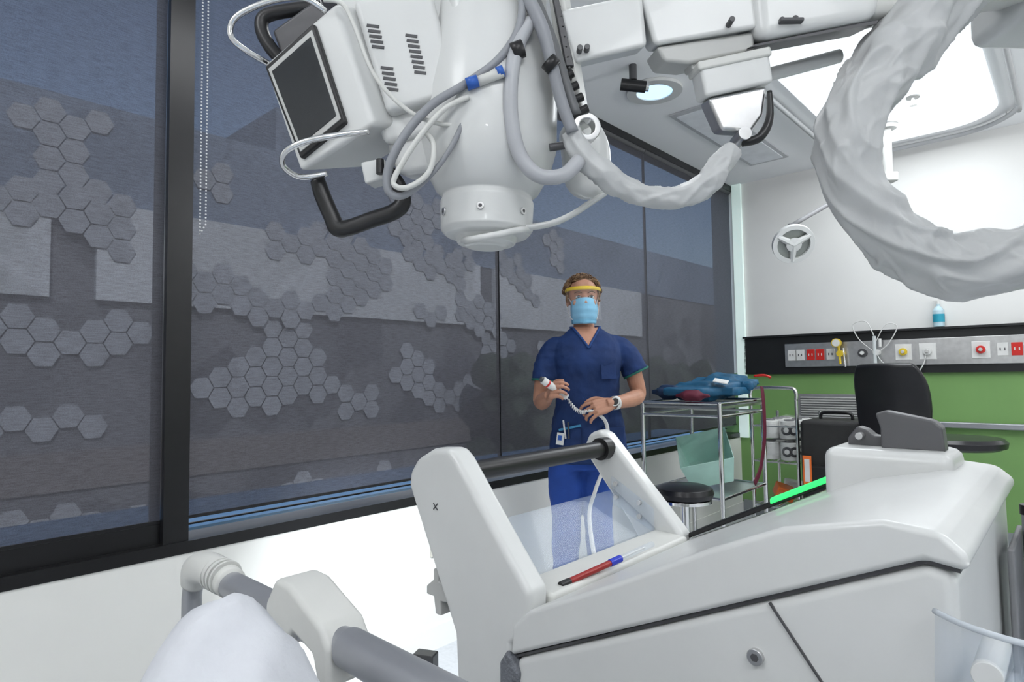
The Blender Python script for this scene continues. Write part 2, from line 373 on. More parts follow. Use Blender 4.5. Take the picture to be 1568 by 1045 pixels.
# ================================================================= FURNITURE
def caster(n,x,y,r=.045):
    cyl('castor_wheel_%s'%n,(x-.013,y,r),(x+.013,y,r),r,blackr); cyl('castor_stem_%s'%n,(x,y,r),(x,y,.16),.009,chrome)
    box('castor_fork_%s'%n,(x,y,r+.035),(.04,.03,.03),chrome,bevel=.004)
def blob(name,c,s,m,amp=.2,fs=6,rot=0,vox=.012,tilt=0):
    bm=bmesh.new(); bmesh.ops.create_cube(bm,size=1); bmesh.ops.bevel(bm,geom=bm.edges[:],offset=.3,segments=3,affect='EDGES')
    bmesh.ops.transform(bm,matrix=Matrix.Translation(c)@Matrix.Rotation(rot,4,'Z')@Matrix.Rotation(tilt,4,'X')@Matrix.Diagonal((*s,1)),verts=bm.verts)
    ob=add(name,bm,m); return remesh(ob,vox,3,lambda p:amp*(noise.noise(p*fs)+.5*noise.noise(p*fs*2.3)))
tr=group('instrument_trolley',ROOM)
X0,X1,Y0,Y1,T_=.2,.68,-1.93,-1.3,1.02
for n,(x,y) in enumerate(((X0,Y0),(X1,Y0),(X1,Y1),(X0,Y1))):
    cyl('leg_%d'%n,(x,y,.1),(x,y,T_),.013,chrome); caster(n,x,y)
for z,nm in((T_,'top'),(.95,'mid'),(.50,'low')):
    for n,(a,b) in enumerate((((X0,Y0),(X1,Y0)),((X1,Y0),(X1,Y1)),((X1,Y1),(X0,Y1)),((X0,Y1),(X0,Y0)))): cyl('rail_%s_%d'%(nm,n),(*a,z),(*b,z),.009,chrome)
bx('shelf_top',(X0,Y0,T_-.03),(X1,Y1,T_-.015),metal,bevel=.002); bx('shelf_low',(X0,Y0,.49),(X1,Y1,.50),metal,bevel=.002)
group('folded_drape_bag',ROOM)
blob('drape_body',(.44,-1.62,1.082),(.50,.66,.11),teal,.014,5)
blob('drape_fold',(.50,-1.47,1.12),(.40,.52,.11),teal,.018,6,.1,tilt=.12)
blob('drape_tie',(.52,-1.93,1.065),(.20,.09,.06),maroon,.010,12,.2)
blob('drape_liner',(.34,-1.86,1.08),(.22,.14,.09),mat('drape_navy',(.01,.03,.08),.6),.010,12)
box('label',(.60,-1.72,1.142),(.08,.11,.006),paper,rot=(8,12,20))
tube('label_red',[(.60,-1.22,1.165),(.66,-1.21,1.17),(.70,-1.20,1.155)],.008,red)
tube('strap',[(.70,-1.36,1.10),(.715,-1.38,1.0),(.71,-1.37,.8),(.70,-1.42,.62),(.69,-1.5,.53)],.024,maroon,flat=(0,1,0),sc2=.2)
group('mint_tub',ROOM)
bm=bmesh.new(); M=Matrix.Translation((.43,-1.58,.665))@Matrix.Rotation(math.radians(28),4,'X')@Matrix.Rotation(.5,4,'Z')
a=[bm.verts.new(M@V((sx*.12,sy*.14,-.10))) for sx,sy in((-1,-1),(1,-1),(1,1),(-1,1))]; b=[bm.verts.new(M@V((sx*.155,sy*.18,.085))) for sx,sy in((-1,-1),(1,-1),(1,1),(-1,1))]
bm.faces.new(a)
for i in range(4): bm.faces.new([a[i],a[(i+1)%4],b[(i+1)%4],b[i]])
o=add('tub',bm,mint); s=o.modifiers.new('s','SOLIDIFY'); s.thickness=.006; q=o.modifiers.new('b','BEVEL'); q.width=.012; q.segments=3
group('wire_rack_cart',ROOM)
X0,X1,Y0,Y1=.45,.75,-.9,-.4
for n,(x,y) in enumerate(((X0,Y0),(X1,Y0),(X1,Y1),(X0,Y1))): cyl('post_%d'%n,(x,y,.1),(x,y,1.02 if y==Y0 else .9),.011,chrome); caster(n,x,y,.04)
tube('push_handle',[(X0,Y0,1.0),(X0,Y0,1.05),(X0+.04,Y0,1.08),(X1-.04,Y0,1.08),(X1,Y0,1.05),(X1,Y0,1.0)],.012,chrome)
for z in(.28,.58,.82):
    for k in range(9):
        x=X0+(X1-X0)*k/8
        if z<.8 or k in(0,8): cyl('wire_%d_%d'%(z*100,k),(x,Y0,z),(x,Y1,z),.004,chrome,seg=8)
    for y in(Y0,Y1): cyl('cross_%d_%d'%(z*100,y*-10),(X0,y,z),(X1,y,z),.006,chrome,seg=8)
group('bagged_suction_canisters',ROOM)
bagm=mat('poly_bag',(.85,.85,.85),.15,alpha=.10,bump=.6,bscale=40)
for z in(.59,.735):
    for i in range(3):
        y=-.81+i*.155
        for j in range(2):
            x=.54+j*.13
            cyl('canister_%d_%d%d'%(z*100,i,j),(x,y,z+.0),(x,y,z+.12),.060,paper,bevel=.006)
            if j==1:
                for fx,fy in((.040,-.040),(.0,-.060)):
                    q=V((fx,fy,0)).normalized()
                    cyl('core_%d_%d%d'%(z*100,i,fx>0),V((x,y,z+.06))+q*.05,V((x,y,z+.06))+q*.063,.034,dgrey)
                    cyl('core_cap_%d_%d%d'%(z*100,i,fx>0),V((x,y,z+.06))+q*.06,V((x,y,z+.06))+q*.066,.017,paper)
            cyl('lid_%d_%d%d'%(z*100,i,j),(x,y,z+.121),(x,y,z+.13),.034,grey)
    blob('bag_%d'%(z*100),(.61,-.66,z+.068),(.31,.53,.15),bagm,.018,14)
group('packaged_supplies',ROOM)
blob('pack_1',(.62,-.72,.35),(.2,.25,.12),bagm,.02,12)
box('pack_2',(.60,-.75,.36),(.12,.14,.08),orange,rot=(10,20,30),bevel=.01)
box('pack_3',(.60,-.55,.35),(.14,.12,.12),paper,rot=(0,10,20),bevel=.01)
# stool
group('round_stool',Matrix.Translation((.865,3.19,0)))
lathe('seat',[(.001,.555),(.12,.555),(.138,.565),(.146,.588),(.138,.612),(.11,.622),(.001,.624)],vinyl)
ring_('seat_ring',.135,.10,.540,.557,chrome,Matrix())
cyl('gas_lift',(0,0,.12),(0,0,.555),.024,chrome)
for k in range(5):
    a=2*math.pi*k/5+.3; e=V((.19*math.cos(a),.19*math.sin(a),.085))
    tube('spoke_%d'%k,[(0,0,.13),e*.6+V((0,0,.05)),e],.014,chrome); cyl('wheel_%d'%k,e+V((-.012,0,-.055)),e+V((.012,0,-.055)),.03,blackr)
# drafting chair
group('drafting_chair',Matrix.Translation((2.55,3.60,0)))
lathe('seat',[(.001,.735),(.20,.735),(.235,.75),(.24,.78),(.22,.80),(.001,.805)],vinyl,Matrix.Diagonal((1.0,1,1,1)))
cyl('gas_lift',(0,0,.12),(0,0,.735),.026,chrome)
bm=bmesh.new()
n=10;rows=[]
for i in range(n+1):
    t=i/n; z=.79+t*.44; w=.20*(1-.25*abs(2*t-1)**3); row=[]
    for j in range(9):
        s=j/8*2-1; row.append(bm.verts.new((-.36-.07*t-.04*(1-s*s)+.05*math.sin(t*3), s*w, z)))
    rows.append(row)
for i in range(n):
    for j in range(8): bm.faces.new([rows[i][j],rows[i+1][j],rows[i+1][j+1],rows[i][j+1]])
bmesh.ops.rotate(bm,verts=bm.verts,cent=(-.36,0,1),matrix=Matrix.Rotation(math.radians(35),3,'Z'))
o=add('backrest',bm,vinyl,smooth=True); s=o.modifiers.new('s','SOLIDIFY'); s.thickness=.05; s.offset=0; q=o.modifiers.new('b','BEVEL'); q.width=.02; q.segments=3
tube('back_stem',[(0,0,.72),(-.2,.02,.70),(-.36,.03,.75),(-.38,.04,.95)],.016,dgrey)
for k in range(5):
    a=2*math.pi*k/5+.9; e=V((.28*math.cos(a),.28*math.sin(a),.09))
    tube('spoke_%d'%k,[(0,0,.14),e*.6+V((0,0,.05)),e],.018,black); cyl('wheel_%d'%k,e+V((-.012,0,-.06)),e+V((.012,0,-.06)),.03,blackr)
# case
group('black_equipment_case',ROOM)
bx('shell',(.80,-1.02,.06),(1.16,-.66,.88),blackr,bevel=.03); bx('pocket',(.83,-1.06,.15),(1.13,-1.01,.6),black,bevel=.015)
tube('handle',[(.88,-.84,.88),(.90,-.84,.92),(1.05,-.84,.92),(1.07,-.84,.88)],.01,black)
bx('label',(.83,-1.068,.48),(.88,-1.061,.66),orange); bx('label_text',(.84,-1.070,.50),(.87,-1.067,.64),paper)
for x in(.84,1.12): cyl('wheel_%d'%(x*100),(x-.02,-.98,.04),(x+.02,-.98,.04),.04,blackr)
# small floor device
group('floor_battery_pack',Matrix.Translation((-.365,2.55,0))@Matrix.Rotation(-.3,4,'Z'))
bx('body',(-.045,-.03,.0),(.045,.03,.09),black,bevel=.006); bx('label',(-.035,-.032,.03),(.03,-.0305,.07),blue); bx('label_b',(-.03,-.034,.045),(.0,-.032,.06),paper)
# standing lamps added out of view as fill for the ceiling
for k,(x,y) in enumerate(((4.7,-2.2),(3.6,-6.9))):
    group('added_fill_torchiere' if k==0 else 'added_fill_torchiere.%03d'%k,ROOM@Matrix.Translation((x,y,0)))
    lathe('base',[(.001,0),(.15,0),(.15,.02),(.02,.035),(.001,.035)],dgrey); cyl('pole',(0,0,.03),(0,0,1.75),.014,chrome)
    lathe('bowl',[(.02,1.74),(.10,1.78),(.15,1.84),(.145,1.84),(.09,1.79),(.001,1.77)],white)
# ================================================================= BED
bed=group('hospital_bed',MACH)
bx('mattress',(-.1,-1.35,.55),(1.9,-.40,.74),mat('mattress_blue',(.2,.3,.4),.6),bevel=.04)
bx('frame_deck',(-.12,-1.35,.42),(1.95,-.38,.54),wh3,bevel=.01)
for n,(x,y) in enumerate(((0,-1.25),(0,-.5),(1.8,-1.25),(1.8,-.5))): cyl('leg_%d'%n,(x,y,.06),(x,y,.43),.03,alu); cyl('wheel_%d'%n,(x,y-.02,.06),(x,y+.02,.06),.06,blackr)
tube('side_rail',[(-.34,-.316,.885),(-.12,-.32,.887),(.07,-.325,.8875),(.3,-.33,.8875),(.7,-.34,.8875)],.0195,alu,seg=24)
tube('rail_end_tube',[(-.36,-.318,.893),(-.405,-.322,.888),(-.425,-.322,.85),(-.428,-.322,.77),(-.428,-.322,.30)],.0155,alu,seg=20)
tube('rail_end_cap',[(-.29,-.317,.888),(-.35,-.318,.895),(-.40,-.322,.890),(-.420,-.322,.862)],[.0225,.025,.025,.020],white2,seg=24)
for k in range(4): cyl('cap_rib_%d'%k,(-.345+k*.012,-.3185,.8935),(-.341+k*.012,-.3182,.893),.0262,white2)
prism('rail_clamp',[(-.115,.86),(-.115,.91),(-.09,.945),(-.055,.943),(.02,.912),(.036,.89),(.036,.845),(.012,.845),(.0,.875),(-.045,.888),(-.07,.862)],'y',-.350,-.290,white2,bevel=.008)
cyl('rail_collar',(.002,-.322,.887),(.018,-.322,.887),.0225,dgrey,seg=24)
cyl('rail_sleeve',(.040,-.324,.8875),(.60,-.337,.8875),.0225,alu,seg=28)
cyl('rail_support',(.30,-.335,.45),(.30,-.335,.88),.015,alu)
bm=bmesh.new(); n=110; vs=[]
def bh(a,c):
    sa=.082 if a<.085 else .10
    h=.232*math.exp(-abs((a-.085)/sa)**2.1*.6-abs((c+.49)/.10)**2.4*.6)
    f=noise.noise(V((a*9,c*14,0)))*.02+noise.noise(V((a*25,c*20,3)))*.010-abs(noise.noise(V((a*16+c*9,c*6,7))))*.035+.03*max(0,.12-abs(noise.noise(V((a*7-c*13,c*4,5)))))
    e=max(0,(c+.40)/.06); return .765+h+f-.22*e**1.5
for i in range(n+1):
    row=[]
    for j in range(n+1):
        a=-.13+i/n*1.2; c=-1.0+j/n*.645; row.append(bm.verts.new((a,c,bh(a,c))))
    vs.append(row)
for i in range(n):
    for j in range(n): bm.faces.new([vs[i][j],vs[i+1][j],vs[i+1][j+1],vs[i][j+1]])
o=add('sheet',bm,sheet,smooth=True); s=o.modifiers.new('s','SOLIDIFY'); s.thickness=.006
# ================================================================= MOBILE X-RAY MACHINE
mx=group('mobile_xray_machine',MACH)
post=[(-.265,.995),(-.26,1.02),(-.24,1.045),(-.195,1.067),(-.15,1.07),(-.130,1.055),(-.03,.935),(.035,.86),(.03,.80),(-.005,.77),(-.005,.66),(-.04,.30),(-.16,.30),(-.135,.66),(-.140,.755)]
post_r=[(-.225,1.015),(-.205,1.055),(-.175,1.065),(-.155,1.055),(.035,.85),(.03,.80),(-.06,.80),(-.10,.86)]
prism('handle_post_near',post,'y',0,.05,white,bevel=.012,seg=4)
prism('handle_post_far',post_r,'y',.50,.545,white,bevel=.012,seg=4)
cyl('handle_bar',(-.157,.04,1.022),(-.157,.51,1.022),.0185,black,seg=32)
cyl('bar_collar_far',(-.157,.475,1.022),(-.157,.505,1.022),.026,black); cyl('bar_collar_near',(-.157,.05,1.022),(-.157,.058,1.022),.024,black)
for s in(1,-1): box('x_mark_%d'%(s>0),(-.185,-.0008,.965),(.016,.001,.0016),dgrey,rot=(0,45*s,0))
prism('post_foot_pad',[(-.03,.66),(-.03,.74),(-.012,.765),(.012,.735),(.0,.66),(.0,.5),(-.03,.5)],'y',-.004,.03,mat('foot_textured',(.15,.16,.18),.5,bump=.6,bscale=120),bevel=.006)
prism('cable_hook',[(-.225,.80),(-.225,.815),(-.205,.83),(-.205,.85),(-.19,.85),(-.19,.83),(-.17,.825),(-.13,.825),(-.13,.80),(-.185,.795),(-.185,.77),(-.20,.77),(-.205,.80)],'y',.01,.05,wh3,bevel=.003)
cover=[(-.005,.757),(.0,.805),(.035,.836),(.20,.915),(.33,.982),(.42,1.022),(.52,1.045),(.57,1.040),(.592,1.02),(.590,1.005),(.555,1.010)]
prism('top_cover',cover,'y',-.004,.56,white,bevel=.024,seg=6)
body=[(-.0,.753),(.555,1.006),(.58,1.0),(.585,.15),(-.12,.15),(-.10,.30),(-.03,.5)]
prism('lower_body',body,'y',.004,.555,white,bevel=.016,seg=4)
prism('parting_gasket',[(.0,.753),(.555,1.005),(.583,1.001),(.583,1.007),(.555,1.010),(.0,.757)],'y',.006,.552,dgrey)
def strip(n,p,q,w,y,m,t=.002):
    p=V(p);q=V(q);d=V((-(q-p).y,(q-p).x)).normalized()*w/2
    prism(n,[tuple(p+d),tuple(q+d),tuple(q-d),tuple(p-d)],'y',y-t,y+t,m)
strip('panel_seam_1',(.400,.932),(.475,.83),.0022,.003,dgrey); strip('panel_seam_2',(.475,.83),(.49,.3),.0022,.003,dgrey)
cyl('side_bolt',(.382,.006,.866),(.382,-.002,.866),.0095,metal,seg=20); cyl('side_bolt_hex',(.382,-.002,.866),(.382,-.0028,.866),.005,dgrey,seg=6)
bx('lock_tower',(.345,.41,.96),(.53,.545,1.068),white,bevel=.018)
lt=mat('latch_grey',(.10,.10,.105),.45)
prism('latch_bracket',[(.425,1.066),(.425,1.10),(.418,1.125),(.432,1.130),(.50,1.116),(.512,1.105),(.515,1.066)],'y',.455,.49,lt,bevel=.004)
prism('latch_bracket_rear',[(.37,1.066),(.37,1.08),(.385,1.10),(.40,1.095),(.41,1.085),(.44,1.085),(.50,1.066)],'y',.475,.51,lt,bevel=.003)
cyl('latch_pin',(.392,.455,1.085),(.392,.495,1.085),.006,metal)
prism('control_deck',[(.04,.842),(.33,.988),(.33,.999),(.04,.853)],'y',.515,.566,black,bevel=.003)
prism('control_screen',[(.07,.868),(.19,.928),(.19,.9295),(.07,.8695)],'y',.52,.56,screenm)
prism('status_led',[(.218,.938),(.335,.997),(.335,1.009),(.218,.950)],'y',.508,.535,led,bevel=.003)
prism('document_tray',[(-.135,.925),(-.135,.929),(-.03,.856),(-.03,.852)],'y',.05,.50,acry)
prism('tray_cheek',[(-.135,.90),(-.135,.96),(-.03,.90),(-.03,.85)],'y',.488,.494,acry)
prism('front_lip',[(-.035,.79),(-.035,.853),(.045,.850),(.045,.80)],'y',.045,.505,white2,bevel=.008)
for k,(a,z) in enumerate(((-.12,.945),(-.12,.915),(-.06,.91),(-.06,.88))): cyl('tray_screw_%d'%k,(a,.487,z),(a,.480,z),.006,metal,seg=12)
path=cat([V((x,y,0)) for x,y in[(.555,-.012),(.60,-.045),(.67,-.045),(.72,.0),(.745,.10),(.745,.28),(.735,.42),(.68,.50),(.60,.50)]],5)
bm=bmesh.new(); lo=[bm.verts.new((p.x,p.y,.78)) for p in path]; hi=[bm.verts.new((p.x+.008,p.y,.965)) for p in path]
for i in range(len(path)-1): bm.faces.new([lo[i],lo[i+1],hi[i+1],hi[i]])
bm.faces.new(lo)
o=add('acrylic_bin',bm,acry,smooth=True); s=o.modifiers.new('s','SOLIDIFY'); s.thickness=.004
tube('bin_rim',[V((p.x+.008,p.y,.966)) for p in path[::3]],.003,mat('acrylic_edge',(.65,.70,.75),.15,alpha=.7),k=3,seg=8)
cyl('bin_knob',(.605,.035,.93),(.605,-.048,.93),.012,white)
for k,(a,c) in enumerate(((.612,.50),(.625,.40),(.66,.46))): cyl('holder_post_%d'%k,(a,c,.70),(a,c,.975),.011,alu); cyl('holder_cap_%d'%k,(a,c,.975),(a,c,.99),.013,black)
bx('holder_plate',(.592,.36,.72),(.60,.54,.95),grey,bevel=.003)
bx('chassis',(-.15,.02,.07),(.85,.62,.17),wh3,bevel=.03)
for n,(a,c,r) in enumerate(((.0,-.03,.11),(.0,.65,.11),(.75,.04,.06),(.75,.51,.06))): cyl('wheel_%d'%n,(a,c-.025,r),(a,c+.025,r),r,blackr,bevel=.01); cyl('hub_%d'%n,(a,c-.028,r),(a,c+.028,r),r*.5,wh3)
cyl('column',(.72,.56,.17),(.72,.56,1.80),.055,white,seg=40)
# ---- tube head: draughted in mm, x right, d down, y depth
hd=group('xray_tube_head',MACH.inverted()@HEAD,mx)
def h(x,d,y=0): return V((x/1000,y/1000,-d/1000))
def T(name,pts,r,m,**k): return tube(name,[h(*p) for p in pts],[q/1000 for q in r] if isinstance(r,(list,tuple)) else r/1000,m,**k)
f=[h(396,92,20),h(525,22,-30),h(582,212,-30),h(455,266,20)]
hexa('monitor_box',f,(.085,.10,.04),white,bevel=.008)
nrm=(f[1]-f[0]).cross(f[3]-f[0]).normalized()
if nrm.y>0: nrm=-nrm
q=[h(406,100,16),h(492,50,-17),h(541,204,-17),h(463,248,14)]
hexa('monitor_surround',[p+nrm*.008 for p in q],-nrm*.02,black,bevel=.003)
c=sum(q,V())/4
hexa('monitor_inner_frame',[c+(p-c)*.90+nrm*.0095 for p in q],-nrm*.01,wh3,bevel=.001)
hexa('monitor_screen',[c+(p-c)*.80+nrm*.0105 for p in q],-nrm*.01,screenm,bevel=.001)
T('chrome_guard_top',[(405,90,20),(385,85,-5),(366,72,-20),(366,52,-25),(385,35,-28),(430,17,-28),(475,12,-25),(505,25,-10)],4.5,chrome)
T('chrome_guard_bottom',[(575,222,-30),(540,232,-45),(490,243,-50),(455,256,-42),(445,270,-20),(462,278,5),(500,270,15)],4.5,chrome)
T('black_grip_bottom',[(480,275,30),(488,300,30),(503,335,30),(512,352,30),(530,352,30),(565,340,30),(600,328,30),(615,312,30),(608,285,30),(590,258,30)],[9,10,10,11,10,10,10,10,9,8],black,sc2=1.3)
T('black_grip_top',[(425,80,50),(398,50,50),(382,18,50),(388,-5,50),(430,-15,50),(480,-20,50)],11,black)
hexa('monitor_rear_block',[h(400,22,45),h(480,-15,20),h(520,35,20),h(425,88,45)],(0,.08,.02),dgrey,bevel=.006)
hexa('housing',[h(500,-40,0),h(670,-60,0),h(722,200,0),h(590,232,0)],(.03,.16,.03),white,bevel=.012)
hexa('vent_cover',[h(548,14,-22),h(666,-12,-22),h(708,160,-22),h(600,190,-22)],(0,.03,0),white,bevel=.010)
def vent(i,x,d,n,w):
    for k in range(n):
        box('vent_%d_%d'%(i,k),h(x+k*1.9,d+k*8.2,-22.3),(w/1000,.002,.0042),dgrey,rot=(0,8,0))
vent(0,580,56,5,19); vent(1,638,72,8,18); vent(2,601,122,5,19)
for k,(x,d) in enumerate(((693,98),(696,112))): cyl('latch_%d'%k,h(x,d,-26),h(x,d,-20),.003,dgrey,seg=10)
hexa('lower_housing',[h(590,220,10),h(725,190,10),h(700,265,10),h(610,278,10)],(0,.12,.03),white,bevel=.014)
hexa('port_block',[h(555,258,0),h(590,251,0),h(600,281,0),h(562,292,0)],(0,.06,.01),white,bevel=.004)
for k in range(2): cyl('port_peg_%d'%k,h(588+k*14,258+k*4,-12),h(588+k*14,281+k*4,-12),.006,black)
Mh=Matrix.Translation(h(758,0,50))@Matrix.Rotation(math.radians(2),4,'Y')
prof=[(.001,-.384),(.030,-.384),(.034,-.380),(.046,-.378),(.050,-.367),(.066,-.365),(.073,-.357),(.075,-.312),(.071,-.303),(.083,-.293),(.101,-.260),(.110,-.225),(.110,-.15),(.100,-.08),(.090,0),(.087,.08),(.001,.08)]
lathe('tube_housing',prof,white,Mh,seg=64)
for a in(-95,-40,-150):
    t=math.radians(a); p=Mh@V((.074*math.cos(t),.074*math.sin(t),-.335)); p2=Mh@V((.0768*math.cos(t),.0768*math.sin(t),-.335)); cyl('ring_screw_%d'%(a+200),p,p2,.006,metal,seg=12)
    p=Mh@V((.0766*math.cos(t),.0766*math.sin(t),-.335)); p2=Mh@V((.0772*math.cos(t),.0772*math.sin(t),-.335)); cyl('ring_hex_%d'%(a+200),p,p2,.003,dgrey,seg=6)
hexa('side_shroud',[h(690,-20,-30),h(800,-40,-30),h(812,90,-40),h(790,215,-40),h(718,215,-40)],(0,.09,0),white,bevel=.02,seg=5)
T('skid_strap',[(712,382,30),(745,376,20),(790,362,20),(845,352,25),(880,336,35),(912,313,50),(938,295,60)],[5,8,9,9,9,9,8],white,flat=(0,1,0),sc2=.55)
T('collimator_ring',[(704,370,50),(722,380,0),(760,378,-18),(800,366,0),(815,358,40)],5,white)
hexa('fork_cover',[h(868,172,60),h(925,160,60),h(952,200,60),h(955,270,60),h(925,310,60),h(880,290,60)],(0,.08,.02),white,bevel=.03,seg=5)
hexa('spine_bracket',[h(846,-20,0),h(868,-20,-10),h(900,205,-10),h(872,215,0)],(.015,.04,0.01),white2,bevel=.003)
for k in range(11): cyl('spine_hole_%d'%k,h(862+k*2.2,8+k*16,-14),h(862+k*2.2,8+k*16,-4),.0022,dgrey,seg=8)
hexa('spine_black_plate',[h(853,5,-14),h(862,5,-14),h(885,118,-14),h(872,118,-14)],(0,.01,0),dgrey,bevel=.002)
for k in range(4):
    p=h(850+k*7,148+k*18,-20); cyl('cable_tie_%d'%k,p,p+V((.032,-.004,.014)),.0065,black,seg=10)
cyl('pivot_pin',h(845,243,-10),h(880,238,-10),.006,dgrey); ring_('pivot_ring',.022,.012,-.01,.01,metal,aim(h(900,215,-12),(.2,-1,0)))
T('cable_loop_main',[(800,-20,-50),(806,40,-50),(798,85,-52),(768,130,-56),(720,167,-60),(672,197,-60),(634,240,-60),(610,285,-56),(608,318,-52),(628,326,-50),(657,308,-50),(690,270,-50),(714,225,-50),(720,190,-50)],[6,6,6,6,6,6.5,6.5,6.5,6,5,4,4,4,4],cabgrey)
T('cable_loop_white',[(726,185,-60),(692,205,-66),(660,240,-66),(630,285,-66),(618,312,-64),(638,318,-64),(668,295,-60),(675,255,-58),(660,230,-50)],4,white2)
T('cable_thin_white',[(512,28,-45),(540,35,-45),(560,75,-48),(580,130,-50),(605,170,-52),(645,205,-50),(690,220,-46),(730,212,-40)],3.2,white2)
T('cable_thick_a',[(785,-20,-50),(812,30,-52),(835,80,-50),(848,130,-46),(862,185,-40),(878,230,-36)],[10,10,10,9,9,9],cabgrey)
T('cable_thick_b',[(820,60,-40),(800,100,-50),(789,150,-56),(787,210,-56),(798,265,-50),(825,297,-46),(862,296,-40),(888,270,-30)],[10,11,11,11,11,11,11,11],mat('cable_light_grey',(.40,.41,.43),.4))
T('cable_thick_c',[(812,-20,-20),(832,40,-30),(852,95,-30),(868,150,-28),(884,200,-26)],9,mat('cable_dark',(.12,.125,.13),.45))
T('connector_sleeve',[(738,166,-65),(776,152,-65)],7.5,white2,k=1); T('connector_blue',[(724,169,-65),(740,164,-65)],9,blue,k=1); T('connector_blue_b',[(768,153,-65),(777,150,-65)],8.6,blue,k=1)
T('cable_clamp_black',[(790,118,-56),(806,112,-56)],13,black,k=1)
T('cable_clamp_black_b',[(842,128,-50),(852,138,-48)],13,black,k=1)
# arm
E=(.005,.08,.030)
hexa('arm_end_block',[h(862,28,-10),h(990,8,-20),h(996,92,-20),h(884,112,-10)],E,white,bevel=.008)
hexa('arm_link',[h(985,2,-14),h(1158,-25,-20),h(1166,66,-20),h(1008,88,-14)],E,white,bevel=.008)
hexa('arm_under_box',[h(1012,86,-8),h(1164,64,-8),h(1164,94,-8),h(1062,114,-8),h(1024,110,-8)],(0,.08,.02),wh3,bevel=.006)
hexa('arm_main_tube',[h(1152,-60,-30),h(1365,-75,-40),h(1340,66,-40),h(1160,92,-30)],(.0,.10,.03),white,bevel=.022,seg=5)
hexa('arm_outer_tube',[h(1335,-70,-20),h(1640,-85,-20),h(1640,14,-20),h(1330,54,-20)],(.0,.10,.03),white2,bevel=.02,seg=5)
hexa('arm_gasket',[h(1322,64,-30),h(1342,62,-30),h(1338,68,-30),h(1150,96,-20),h(1160,91,-20)],(0,.07,.02),dgrey)
hexa('column_head',[h(1600,-90,-60),h(1750,-95,-60),h(1750,30,-60),h(1600,25,-60)],(0,.2,0),white,bevel=.02)
for k,(x,d) in enumerate(((893,100),(904,99),(1120,66),(1195,68),(1215,66))): cyl('arm_bolt_%d'%k,h(x,d-6,-24 if x<1000 else -36),h(x,d-6,-8),.0045,dgrey,seg=12)
bx('arm_slot',h(1190,62,-42),h(1225,68,-30),dgrey,bevel=.002)
T('arm_side_pipe',[(1195,104,60),(1260,88,60),(1330,70,60)],11,white)
hexa('hook_block',[h(1062,92,0),h(1092,88,0),h(1098,118,0),h(1068,120,0)],(0,.04,0.01),wh3,bevel=.004)
hexa('junction_box',[h(1074,124,-20),h(1180,100,-20),h(1186,150,-20),h(1082,172,-20)],(0,.05,.01),white,bevel=.006)
hexa('junction_lid',[h(1070,118,-23),h(1182,95,-23),h(1184,110,-23),h(1072,132,-23)],(0,.056,.01),white2,bevel=.004)
hexa('junction_taper',[h(1086,172,-16),h(1178,154,-16),h(1170,200,-16),h(1150,226,-16),h(1106,222,-16)],(0,.045,.01),metal,bevel=.006)
T('junction_fork',[(1178,165,-20),(1176,208,-22),(1160,236,-22),(1135,242,-16)],[4,6,7,6],black)
cyl('junction_pin',h(1136,232,-30),h(1136,232,10),.010,metal)
# fabric sleeves: long soft twisted folds
def wr(s,a):
    p=V((math.cos(a+s*7)*.9,math.sin(a+s*7)*.9,s*6)); q=V((math.cos(a-s*5)*1.3,math.sin(a-s*5)*1.3,s*14+9))
    m=max(0,noise.noise(V((s*9,3.3,1)))+.1)
    return 1+.30*(.45-min(.6,abs(noise.noise(p))*2.4))+.17*noise.noise(q)+.40*m*(.3-min(.5,abs(noise.noise(q*1.3))*2))
T('cable_sleeve_small',[(878,222,-20),(890,252,-20),(915,278,-18),(950,304,-14),(995,322,-10),(1040,322,-10),(1078,304,-12),(1100,278,-14),(1125,250,-12)],[14,18,19,18,16,17,19,18,12],fabric,seg=40,k=16,fn=lambda s,a:wr(s*2.2,a))
T('cable_sleeve_large',[(1525,-90,0),(1475,-15,0),(1425,50,0),(1366,118,0),(1318,190,0),(1303,262,0),(1322,330,0),(1372,390,0),(1440,426,0),(1520,426,0),(1640,408,0)],[50,54,54,50,45,42,42,44,46,46,50],fabric,seg=96,k=30,fn=wr)
# pen
group('marker_pen',MACH)
p0=V((.028,.085,.850)); p1=V((.060,.33,.872)); d=p1-p0
cyl('barrel',p0+d*.08,p0+d*.55,.0055,mat('pen_red',(.28,.012,.01),.35)); cyl('tip_cap',p0,p0+d*.09,.0062,black)
cyl('blue_cap',p0+d*.5,p0+d*.62,.0066,mat('pen_blue',(.01,.03,.45),.3)); cyl('clear_barrel',p0+d*.62,p1,.0055,acry); cyl('refill',p0+d*.62,p0+d*.9,.002,paper)
